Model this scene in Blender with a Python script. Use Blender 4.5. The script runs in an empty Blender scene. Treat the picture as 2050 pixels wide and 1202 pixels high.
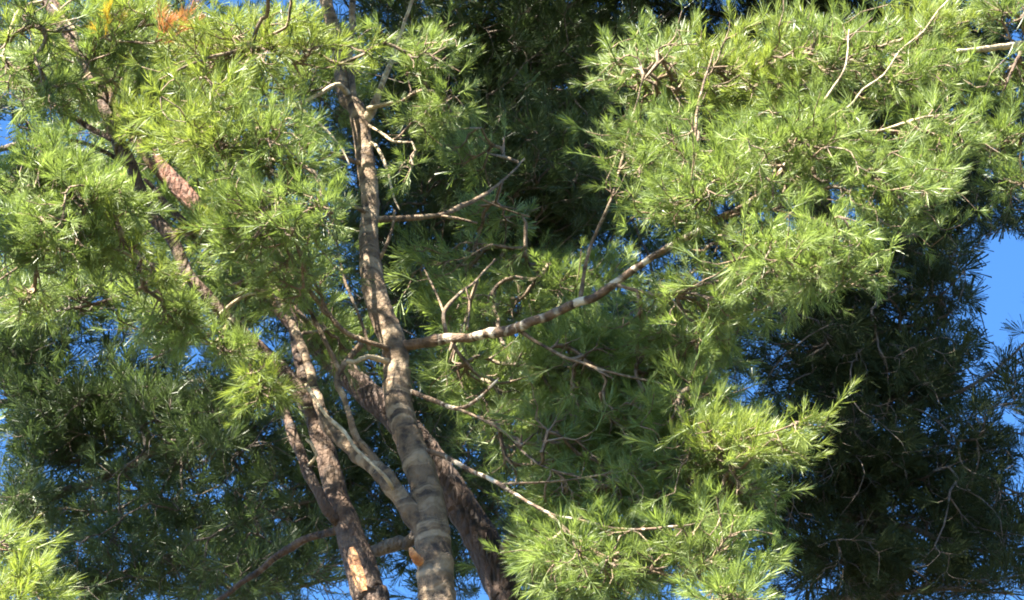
import bpy, math, random
import numpy as np
from mathutils import Vector, noise

random.seed(7)
rng = np.random.default_rng(11)
R = math.radians
sc = bpy.context.scene
C = sc.collection

# ------------------------------------------------------------------ camera, sky, sun, exposure
PITCH, LENS, CAMZ = 35.0, 102.0, 1.6
cam_d = bpy.data.cameras.new("camera")
cam_d.lens, cam_d.sensor_width, cam_d.clip_end = LENS, 36.0, 3000.0
cam = bpy.data.objects.new("camera", cam_d)
cam.location = (0, 0, CAMZ)
cam.rotation_euler = (R(90 + PITCH), 0, 0)
C.objects.link(cam)
sc.camera = cam

SUN_AZ, SUN_EL = R(222), R(47)          # azimuth clockwise from +Y (the view direction): behind the left shoulder
SUN = np.array([math.sin(SUN_AZ) * math.cos(SUN_EL), math.cos(SUN_AZ) * math.cos(SUN_EL), math.sin(SUN_EL)])
world = bpy.data.worlds.new("World")
sc.world = world
world.use_nodes = True
wn = world.node_tree
sky = wn.nodes.new("ShaderNodeTexSky")
sky.sky_type = 'NISHITA'
sky.sun_disc = False
sky.sun_elevation, sky.sun_rotation = SUN_EL, SUN_AZ
sky.altitude, sky.dust_density, sky.ozone_density = 1500, 0.0, 6.0
hs = wn.nodes.new("ShaderNodeHueSaturation")
hs.inputs["Saturation"].default_value, hs.inputs["Value"].default_value = 1.14, 1.0
wn.links.new(sky.outputs[0], hs.inputs["Color"])
wn.links.new(hs.outputs[0], wn.nodes["Background"].inputs[0])
wn.nodes["Background"].inputs[1].default_value = 0.05
sun_d = bpy.data.lights.new("sun", 'SUN')
sun_d.energy, sun_d.angle, sun_d.color = 5.0, R(0.53), (1.0, 0.93, 0.8)
sun = bpy.data.objects.new("sun", sun_d)
sun.rotation_euler = Vector(SUN).to_track_quat('Z', 'Y').to_euler()
C.objects.link(sun)
vs = sc.view_settings
vs.view_transform, vs.look, vs.gamma, vs.exposure = 'Standard', 'None', 1.0, 3.15
vs.use_curve_mapping = False
sc.cycles.use_denoising = True
sc.cycles.max_bounces, sc.cycles.diffuse_bounces, sc.cycles.glossy_bounces = 4, 2, 2
sc.cycles.transmission_bounces = 2
sc.cycles.filter_width = 1.9

# ------------------------------------------------------------------ placing helpers
cp, sp = math.cos(R(PITCH)), math.sin(R(PITCH))
RT, UP, FW = np.array([1.0, 0, 0]), np.array([0, -sp, cp]), np.array([0, cp, sp])
K = 36.0 / LENS / 2050.0
CAM = np.array([0, 0, CAMZ])

def at(px, py, Y):
    """World point on the vertical plane y = Y (metres ahead of the viewer) seen at a photo position."""
    d = RT * (px - 1025) * K + UP * (601 - py) * K + FW
    return CAM + d * (Y / d[1])

def scale(p):
    return float(np.dot(p - CAM, FW)) * K      # metres per photo pixel at p

def project(p):
    v = p - CAM
    z = v @ FW
    return 1025 + (v @ RT) / z / K, 601 - (v @ UP) / z / K, z

def spline(pts, step):
    """Catmull-Rom through rows of pts (x, y, z, r), resampled about every step metres."""
    P = np.array(pts, float)
    P = np.vstack([2 * P[0] - P[1], P, 2 * P[-1] - P[-2]])
    out = []
    for i in range(1, len(P) - 2):
        n = max(1, int(np.linalg.norm(P[i + 1, :3] - P[i, :3]) / step))
        for k in range(n):
            t = k / n
            out.append(.5 * (2 * P[i] + (P[i + 1] - P[i - 1]) * t + (2 * P[i - 1] - 5 * P[i] + 4 * P[i + 1] - P[i + 2]) * t * t
                             + (3 * P[i] - P[i - 1] - 3 * P[i + 1] + P[i + 2]) * t ** 3))
    out.append(P[-2])
    out = np.array(out)
    out[:, 3] = np.maximum(out[:, 3], .0012)
    return out

# ------------------------------------------------------------------ materials
def mat(name):
    m = bpy.data.materials.new(name)
    m.use_nodes = True
    nt = m.node_tree
    return m, nt, nt.nodes["Principled BSDF"], nt.nodes["Material Output"]

def nd(nt, t, **kw):
    n = nt.nodes.new(t)
    for k, v in kw.items():
        setattr(n, k, v)
    return n

def ramp(nt, stops):
    r = nd(nt, "ShaderNodeValToRGB")
    e = r.color_ramp.elements
    e[0].position, e[0].color = stops[0][0], (*stops[0][1], 1)
    e[1].position, e[1].color = stops[-1][0], (*stops[-1][1], 1)
    for p, c in stops[1:-1]:
        x = e.new(p)
        x.color = (*c, 1)
    return r

def needle_mat(name, stops, trans, tw=.42, rough=.42, spec=.5):
    m, nt, b, out = mat(name)
    a = nd(nt, "ShaderNodeAttribute", attribute_name="tint")
    oi = nd(nt, "ShaderNodeObjectInfo")
    s1 = nd(nt, "ShaderNodeMath", operation='MULTIPLY_ADD')
    nt.links.new(oi.outputs["Random"], s1.inputs[0])
    s1.inputs[1].default_value = .55
    nt.links.new(a.outputs["Fac"], s1.inputs[2])
    s2 = nd(nt, "ShaderNodeMath", operation='PINGPONG')
    nt.links.new(s1.outputs[0], s2.inputs[0])
    s2.inputs[1].default_value = 1.0
    r = ramp(nt, stops)
    nt.links.new(s2.outputs[0], r.inputs[0])
    nt.links.new(r.outputs[0], b.inputs["Base Color"])
    b.inputs["Roughness"].default_value = rough
    b.inputs["Specular IOR Level"].default_value = spec
    t = nd(nt, "ShaderNodeBsdfTranslucent")
    mixc = nd(nt, "ShaderNodeMix", data_type='RGBA')
    mixc.inputs[0].default_value = .6
    nt.links.new(r.outputs[0], mixc.inputs[6])
    mixc.inputs[7].default_value = (*trans, 1)
    nt.links.new(mixc.outputs[2], t.inputs[0])
    mx = nd(nt, "ShaderNodeMixShader")
    mx.inputs[0].default_value = tw
    nt.links.new(b.outputs[0], mx.inputs[1])
    nt.links.new(t.outputs[0], mx.inputs[2])
    nt.links.new(mx.outputs[0], out.inputs[0])
    return m

NEEDLE = {
    'yellow': needle_mat("needles_sunlit_yellow", [(0, (.07, .108, .022)), (.5, (.14, .19, .037)), (1, (.25, .295, .09))], (.36, .44, .055), tw=.43, rough=.42),  # sunlit tufts get this brighter copy of the green: light put into colour
    'green': needle_mat("needles_green", [(0, (.05, .083, .024)), (.5, (.115, .165, .04)), (1, (.235, .29, .095))], (.29, .40, .06), tw=.40, rough=.42),
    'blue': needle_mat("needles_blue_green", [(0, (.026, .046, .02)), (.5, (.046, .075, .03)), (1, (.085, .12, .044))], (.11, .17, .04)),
    'dark': needle_mat("needles_shaded_green", [(0, (.016, .026, .011)), (.5, (.027, .04, .015)), (1, (.045, .06, .022))], (.04, .06, .018), tw=.25, rough=.7, spec=.15),  # darker copy: shade of the right background put into the needles
    'dead': needle_mat("needles_dead_brown", [(0, (.28, .11, .04)), (.5, (.38, .17, .06)), (1, (.45, .24, .09))], (.4, .16, .05)),
    'gold': needle_mat("needles_golden", [(0, (.45, .30, .03)), (.5, (.5, .36, .04)), (1, (.55, .42, .06))], (.6, .42, .03)),
}

def bark_mat(name, base, dark, pale, pale_amt, ringed=0.0, scaly=0.0, upper=None, upper_from=99.0):
    """Bark from noise in object space; 'along' is the distance up the stem in metres."""
    m, nt, b, out = mat(name)
    tc = nd(nt, "ShaderNodeTexCoord")
    al = nd(nt, "ShaderNodeAttribute", attribute_name="along")
    n1 = nd(nt, "ShaderNodeTexNoise")
    n1.inputs["Scale"].default_value, n1.inputs["Detail"].default_value = 22, 6
    n2 = nd(nt, "ShaderNodeTexNoise")
    n2.inputs["Scale"].default_value, n2.inputs["Detail"].default_value = 7, 3
    n3 = nd(nt, "ShaderNodeTexNoise")
    n3.inputs["Scale"].default_value, n3.inputs["Detail"].default_value = 120, 4
    for n in (n1, n2, n3):
        nt.links.new(tc.outputs["Object"], n.inputs["Vector"])
    r1 = ramp(nt, [(.34, dark), (.5, base), (.68, tuple(min(1, c * 1.35) for c in base))])
    nt.links.new(n1.outputs["Fac"], r1.inputs[0])
    # lichen / pale smooth patches, on the limb painted sun dapple too, drawn out round the stem as bands
    wv = nd(nt, "ShaderNodeTexNoise", noise_dimensions='1D')
    wv.inputs["Scale"].default_value, wv.inputs["Detail"].default_value = 14, 3
    ad = nd(nt, "ShaderNodeMath", operation='MULTIPLY_ADD')
    nt.links.new(n2.outputs["Fac"], ad.inputs[0])
    ad.inputs[1].default_value = .18
    nt.links.new(al.outputs["Fac"], ad.inputs[2])
    nt.links.new(ad.outputs[0], wv.inputs["W"])
    mr = nd(nt, "ShaderNodeMapRange")
    nt.links.new(wv.outputs["Fac"], mr.inputs[0])
    mr.inputs[1].default_value, mr.inputs[2].default_value = .5, .62
    mr.inputs[4].default_value = pale_amt
    mx = nd(nt, "ShaderNodeMix", data_type='RGBA')
    nt.links.new(mr.outputs[0], mx.inputs[0])
    nt.links.new(r1.outputs[0], mx.inputs[6])
    mx.inputs[7].default_value = (*pale, 1)
    col = mx.outputs[2]
    if upper:
        mu = nd(nt, "ShaderNodeMapRange")
        nt.links.new(al.outputs["Fac"], mu.inputs[0])
        mu.inputs[1].default_value, mu.inputs[2].default_value = upper_from, upper_from + .5
        m2 = nd(nt, "ShaderNodeMix", data_type='RGBA')
        nt.links.new(mu.outputs[0], m2.inputs[0])
        nt.links.new(col, m2.inputs[6])
        r2 = ramp(nt, [(.35, tuple(c * .45 for c in upper)), (.6, upper)])
        nt.links.new(n1.outputs["Fac"], r2.inputs[0])
        nt.links.new(r2.outputs[0], m2.inputs[7])
        col = m2.outputs[2]
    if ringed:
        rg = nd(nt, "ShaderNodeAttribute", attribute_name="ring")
        rr = ramp(nt, [(.05, (.25, .22, .2)), (.5, (1, 1, 1)), (1.0, (1.75, 1.7, 1.6))])  # multiplies in the painted fold shade and ledge light
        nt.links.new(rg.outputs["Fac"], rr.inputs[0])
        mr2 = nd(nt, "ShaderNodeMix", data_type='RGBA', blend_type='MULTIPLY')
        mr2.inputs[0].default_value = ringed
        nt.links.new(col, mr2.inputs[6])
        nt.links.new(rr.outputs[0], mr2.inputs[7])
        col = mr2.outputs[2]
    nt.links.new(col, b.inputs["Base Color"])
    b.inputs["Roughness"].default_value = .8
    h = n1.outputs["Fac"]
    if scaly:
        vo = nd(nt, "ShaderNodeTexVoronoi", feature='DISTANCE_TO_EDGE')
        mp = nd(nt, "ShaderNodeMapping")
        mp.inputs["Scale"].default_value = (34, 34, 13)
        nt.links.new(tc.outputs["Object"], mp.inputs["Vector"])
        nt.links.new(mp.outputs[0], vo.inputs["Vector"])
        vo.inputs["Scale"].default_value = 1.0
        mm = nd(nt, "ShaderNodeMath", operation='MULTIPLY_ADD')
        nt.links.new(vo.outputs["Distance"], mm.inputs[0])
        mm.inputs[1].default_value = scaly
        nt.links.new(n1.outputs["Fac"], mm.inputs[2])
        h = mm.outputs[0]
    hh = nd(nt, "ShaderNodeMath", operation='MULTIPLY_ADD')
    nt.links.new(n3.outputs["Fac"], hh.inputs[0])
    hh.inputs[1].default_value = .35
    nt.links.new(h, hh.inputs[2])
    bp = nd(nt, "ShaderNodeBump")
    bp.inputs["Strength"].default_value, bp.inputs["Distance"].default_value = 1.0, .02
    nt.links.new(hh.outputs[0], bp.inputs["Height"])
    nt.links.new(bp.outputs[0], b.inputs["Normal"])
    return m

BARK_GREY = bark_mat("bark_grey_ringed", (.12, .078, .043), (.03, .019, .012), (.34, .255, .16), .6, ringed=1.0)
BARK_RED = bark_mat("bark_red_brown", (.062, .034, .019), (.016, .010, .007), (.19, .125, .075), .45, scaly=1.0)
BARK_BROWN = bark_mat("bark_brown_scaly", (.05, .027, .016), (.015, .009, .006), (.10, .06, .036), .3, scaly=1.4, upper=(.12, .046, .022), upper_from=9.6)
BARK_DARK = bark_mat("bark_dark", (.10, .075, .055), (.04, .03, .025), (.18, .15, .11), .3, scaly=1.0)
BARK_LIMB = bark_mat("bark_limb_sun_banded", (.14, .088, .052), (.045, .028, .018), (.62, .54, .41), .85, ringed=1.0)  # strong pale bands also carry dappled sun painted into the bark
BARK_PALE = bark_mat("bark_pale_twig", (.33, .26, .16), (.15, .10, .06), (.55, .48, .35), .5)
BARK_TWIG = bark_mat("bark_twig", (.15, .10, .062), (.06, .04, .028), (.36, .29, .19), .4)
BARK_BARE = bark_mat("bare_inner_bark", (.58, .26, .10), (.30, .12, .05), (.66, .42, .22), .5)

gm, gnt, gb, _ = mat("shaded_litter_ground")
gtc = nd(gnt, "ShaderNodeTexCoord")
gn = nd(gnt, "ShaderNodeTexNoise")
gn.inputs["Scale"].default_value, gn.inputs["Detail"].default_value = .6, 8
gnt.links.new(gtc.outputs["Object"], gn.inputs["Vector"])
gr = ramp(gnt, [(.3, (.022, .02, .012)), (.55, (.035, .032, .018)), (.75, (.05, .04, .025))])  # dark tone stands for tree shade and cuts upward bounce
gnt.links.new(gn.outputs["Fac"], gr.inputs[0])
gnt.links.new(gr.outputs[0], gb.inputs["Base Color"])
gb.inputs["Roughness"].default_value = .95

# ------------------------------------------------------------------ mesh helpers
def link(name, me, parent=None, material=None):
    o = bpy.data.objects.new(name, me)
    C.objects.link(o)
    if material and not me.materials:
        me.materials.append(material)
    if parent:
        o.parent = parent
        o.matrix_parent_inverse.identity()
        o.location = -Vector(parent.location)
    return o

def frames(path):
    T = np.gradient(path, axis=0)
    T /= np.linalg.norm(T, axis=1)[:, None] + 1e-9
    n = np.cross(T[0], [0.31, 0.9, 0.2])
    n /= np.linalg.norm(n)
    N = []
    for t in T:
        n = n - t * (n @ t)
        n /= np.linalg.norm(n) + 1e-9
        N.append(n)
    N = np.array(N)
    return T, N, np.cross(T, N)

def stem_mesh(name, S, sides, rings=0.0, rough=.05, seed=0, along0=0.0):
    """A closed tapering stem along S (x, y, z, r) with knots, ring ledges and uneven bark."""
    path, r = S[:, :3], S[:, 3]
    T, N, B = frames(path)
    al = along0 + np.concatenate([[0], np.cumsum(np.linalg.norm(np.diff(path, axis=0), axis=1))])
    g = np.random.default_rng(seed)
    ring_at = []
    s = al[0]
    while s < al[-1]:
        s += g.uniform(.05, .17)
        ring_at.append((s, g.uniform(.4, 1.2), g.uniform(0, 6.28)))
    ring_at = np.array(ring_at)
    V, A, RG = [], [], []
    for i in range(len(path)):
        for k in range(sides):
            a = 2 * math.pi * k / sides
            f, rg = 1.0, .5
            ca, sa = math.cos(a), math.sin(a)
            q = Vector((ca * 1.6 + seed, sa * 1.6, al[i] * 7))
            f += rough * noise.noise(q) + rough * .7 * noise.noise(Vector((ca * 4, sa * 4 + seed, al[i] * 22)))
            if rings:
                d = al[i] - ring_at[:, 0] - .012 * np.sin(a + ring_at[:, 2])
                near = np.abs(d) < .05
                if near.any():
                    # ledge: swells slowly from below, drops back above
                    dd = d[near]
                    f += rings * float(np.sum(ring_at[near, 1] * np.where(dd < 0, np.exp(-(dd / .022) ** 2), np.exp(-(dd / .006) ** 2))))
                    # dark crack with painted shade above each ledge; sunlit ledge painted pale
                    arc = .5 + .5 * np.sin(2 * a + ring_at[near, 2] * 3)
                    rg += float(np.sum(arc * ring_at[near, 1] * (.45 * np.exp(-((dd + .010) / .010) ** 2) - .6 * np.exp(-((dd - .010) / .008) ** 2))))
            V.append(path[i] + (N[i] * ca + B[i] * sa) * r[i] * f)
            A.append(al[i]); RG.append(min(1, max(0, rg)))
    F = []
    n = len(path)
    for i in range(n - 1):
        for k in range(sides):
            k2 = (k + 1) % sides
            F.append((i * sides + k, i * sides + k2, (i + 1) * sides + k2, (i + 1) * sides + k))
    V.append(path[0]); A.append(al[0]); RG += [.5, .5]
    V.append(path[-1] + T[-1] * r[-1] * .6); A.append(al[-1])
    for k in range(sides):
        k2 = (k + 1) % sides
        F.append((n * sides, k2, k))
        F.append((n * sides + 1, (n - 1) * sides + k, (n - 1) * sides + k2))
    me = bpy.data.meshes.new(name)
    me.from_pydata([tuple(v) for v in V], [], F)
    me.attributes.new("along", 'FLOAT', 'POINT').data.foreach_set("value", np.array(A, np.float32))
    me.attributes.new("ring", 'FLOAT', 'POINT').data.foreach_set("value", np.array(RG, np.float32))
    me.polygons.foreach_set("use_smooth", np.ones(len(F), bool))
    me.update()
    return me

# ---- one needle tuft: a shoot with bundles of needles, growing along +Z
def tuft(seed, n=80, length=.08, fine=True, wide=2.0, shoot=.055, spread=1.0, fan=math.pi):
    g = np.random.default_rng(seed)
    V, Q, Tt = [], [], []
    tint = []
    for i in range(n):
        t = g.uniform(0, 1) ** .75
        base = np.array([0, 0, t * shoot])
        lean = (R(50) * (1 - t) + R(15) * t) * spread + g.normal(0, R(12))
        az = g.uniform(-fan, fan)
        rad = np.array([math.cos(az), math.sin(az), 0])
        d = np.array([0, 0, 1.0]) * math.cos(lean) + rad * math.sin(lean)
        L = length * g.uniform(.65, 1.15)
        bend = g.uniform(-.12, .16)
        mid = base + d * L * .5
        tip = base + d * L + np.array([0, 0, 1.0]) * bend * L * .5 + g.normal(0, .004, 3)
        w = np.cross(d, g.normal(0, 1, 3))
        w /= np.linalg.norm(w)
        wd = g.uniform(.0006, .0012)
        k = len(V)
        if fine:
            V += [base, mid + w * wd * 1.15, tip, mid - w * wd * 1.15]      # slender kite, folded at the middle
            Q.append((k, k + 1, k + 2, k + 3))
            tint += [.3 * g.uniform()] * 4
        else:
            V += [base, tip + w * wd * wide, tip - w * wd * wide]
            Tt.append((k, k + 1, k + 2))
            tint += [.3 * g.uniform()] * 3
    # the shoot itself
    k = len(V)
    for z, rr in ((-.01, .003), (shoot, .0018)):
        for a in (0, 2.1, 4.2):
            V.append(np.array([rr * math.cos(a), rr * math.sin(a), z]))
            tint.append(.2)
    for j in range(3):
        j2 = (j + 1) % 3
        Q.append((k + j, k + j2, k + 3 + j2, k + 3 + j))
    return np.array(V), np.array(Q), np.array(Tt, int).reshape(-1, 3), np.array(tint, np.float32)

NV = 10
KINDS = [(52, .066, .055, 1.0, 3.15), (40, .050, .03, 1.1, 3.15), (54, .070, .09, .95, 3.15), (44, .060, .05, 1.15, 1.5), (26, .078, .04, 1.3, 3.15),
         (50, .058, .11, 1.0, 3.15), (54, .055, .05, .7, 3.15), (42, .076, .06, 1.1, 1.3), (30, .058, .07, 1.25, 3.15), (52, .066, .04, .8, 2.2)]      # needles, length, shoot, spread, fan
TUFTS = [tuft(100 + i, n=k[0], length=k[1], shoot=k[2], spread=k[3], fan=k[4]) for i, k in enumerate(KINDS)]
TUFTS_FAR = [tuft(200 + i, n=33 + 2 * i % 8, length=.078 + .004 * (i % 5), fine=False, wide=2.6) for i in range(NV)]
TUFTS_OFF = [tuft(300 + i, n=18, length=.088 + .003 * (i % 5), fine=False, wide=5.5) for i in range(NV)]      # crowns outside the view

def np_mesh(name, V, Q, Tt, tint, material):
    me = bpy.data.meshes.new(name)
    nq, ntri = len(Q), len(Tt)
    me.vertices.add(len(V))
    me.vertices.foreach_set("co", V.astype(np.float32).ravel())
    me.loops.add(nq * 4 + ntri * 3)
    me.loops.foreach_set("vertex_index", np.concatenate([Q.ravel(), Tt.ravel()]).astype(np.int32))
    me.polygons.add(nq + ntri)
    st = np.concatenate([np.arange(nq) * 4, nq * 4 + np.arange(ntri) * 3]).astype(np.int32)
    me.polygons.foreach_set("loop_start", st)
    me.update(calc_edges=True)
    me.attributes.new("tint", 'FLOAT', 'POINT').data.foreach_set("value", tint.astype(np.float32))
    me.materials.append(material)
    me.validate()
    return me

def basis(d, roll):
    """Rotation matrix whose third column is d."""
    d = d / (np.linalg.norm(d) + 1e-9)
    a = np.array([0, 0, 1.0]) if abs(d[2]) < .9 else np.array([1.0, 0, 0])
    x = np.cross(a, d)
    x /= np.linalg.norm(x)
    y = np.cross(d, x)
    c, s = math.cos(roll), math.sin(roll)
    return np.column_stack([x * c + y * s, y * c - x * s, d])

# ------------------------------------------------------------------ the setting
def make_ground():
    V, F = [(0, 0, 0)], []
    n, rings = 96, [2, 5, 9, 14, 22, 40, 80, 160, 400, 1200]
    for r_ in rings:
        for k in range(n):
            a = 2 * math.pi * k / n
            x, y = r_ * math.cos(a), r_ * math.sin(a)
            V.append((x, y, .12 * noise.noise(Vector((x * .15, y * .15, 0))) - .05))
    for k in range(n):
        F.append((0, 1 + k, 1 + (k + 1) % n))
        for j in range(len(rings) - 1):
            a, b = 1 + j * n, 1 + (j + 1) * n
            F.append((a + k, b + k, b + (k + 1) % n, a + (k + 1) % n))
    me = bpy.data.meshes.new("ground")
    me.from_pydata(V, [], F)
    me.polygons.foreach_set("use_smooth", np.ones(len(F), bool))
    o = link("ground", me, None, gm)
    o["kind"] = "structure"
    o["label"] = "needle-littered ground the pine trees stand on, darkened for shade, below the view"
make_ground()

# ------------------------------------------------------------------ where the boughs stay open
# stems with little foliage hanging before them: (distance of the stem, half width, polyline), and gaps the sky shows through
OPEN = [
    (9.95, 44, [(885, 1230), (855, 990), (798, 815), (790, 700), (745, 560), (738, 440), (730, 300), (720, 230)]),
    (9.9, 26, [(850, 1080), (772, 962), (705, 900), (655, 850), (630, 780), (600, 690)]),
    (9.6, 24, [(820, 690), (1000, 664), (1080, 640), (1200, 585), (1280, 535)]), (9.4, -4, [(1300, 520), (1420, 450), (1540, 380)]),
    (10.1, 30, [(750, 1220), (706, 1085), (652, 905), (606, 760), (590, 690)]),
    (9.95, 4, [(560, 690), (454, 638), (412, 590)]),
    (9.95, 12, [(412, 590), (377, 550), (345, 480), (280, 380), (262, 330)]),
    (9.85, 6, [(225, 260), (200, 170)]), (9.85, 14, [(150, 85), (95, 0)]),
    (10.7, 36, [(1028, 1230), (953, 1061), (890, 960)]),
    (10.7, 24, [(745, 800), (705, 765)]), (10.7, 22, [(385, 405), (330, 345)]),
    (10.0, 18, [(770, 437), (922, 412), (1010, 360)]),
    (9.8, 24, [(690, 215), (690, 185)]), (9.7, 15, [(760, 180), (832, 0)]), (9.5, 12, [(690, 172), (620, 200), (520, 212)]),
    (9.7, 16, [(740, 215), (820, 200)]), (9.9, 18, [(650, 0), (665, 50)]), (9.9, 14, [(705, 0), (706, 60)]),
    (9.8, 14, [(840, 790), (915, 818), (1000, 760)]), (9.7, 14, [(850, 905), (1000, 970), (1090, 1030)]),
    (9.9, 14, [(892, 655), (890, 620), (950, 565)]), (10.2, 16, [(1010, 1095), (1060, 1042)]),
    (10.4, 14, [(660, 1068), (560, 1110), (480, 1170)]),
    (9.1, 14, [(1420, 450), (1480, 415)]), (9.0, 16, [(1915, 103), (2060, 88)]),
]
GAPS = [(175, 690, 30, 52), (280, 705, 40, 26), (390, 716, 42, 24), (15, 290, 28, 40), (40, 100, 20, 18), (120, 965, 48, 28), (15, 912, 30, 28), (797, 1170, 30, 40), (655, 1085, 40, 18), (2005, 570, 66, 100), (1985, 685, 40, 40),
        (1580, 720, 16, 24), (1850, 850, 26, 22), (1955, 762, 42, 26), (2035, 870, 30, 38), (1840, 1075, 34, 18), (1955, 1125, 36, 20), (1890, 905, 12, 16), (440, 925, 14, 14), (560, 1135, 18, 12),
        (1920, 800, 18, 14), (210, 630, 20, 16), (1960, 470, 18, 14), (1690, 1090, 10, 8), (1610, 790, 10, 14), (30, 830, 22, 20), (2010, 960, 22, 12), (1930, 640, 20, 30), (250, 1010, 22, 12)]

def is_open(p, size=1.0):
    x, y, z = project(p)
    for gx, gy, a, b in GAPS:
        m = 30 * max(0, size - 1)          # large tufts keep further off
        if ((x - gx) / (a + m)) ** 2 + ((y - gy) / (b + m)) ** 2 < 1.15:
            return rng.uniform() < .96
    for Y, w, pl in OPEN:
        if p[1] < Y + .15:
            for (x0, y0), (x1, y1) in zip(pl, pl[1:]):
                dx, dy = x1 - x0, y1 - y0
                t = max(0, min(1, ((x - x0) * dx + (y - y0) * dy) / (dx * dx + dy * dy)))
                if math.hypot(x - x0 - t * dx, y - y0 - t * dy) < w + 20:
                    return rng.uniform() < .95
    return False

# ------------------------------------------------------------------ tree builder
ALL_TUFTS = []       # (tree index, tuft index, depth, px, py) for choosing the ones that show largest
TREES = []

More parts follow.
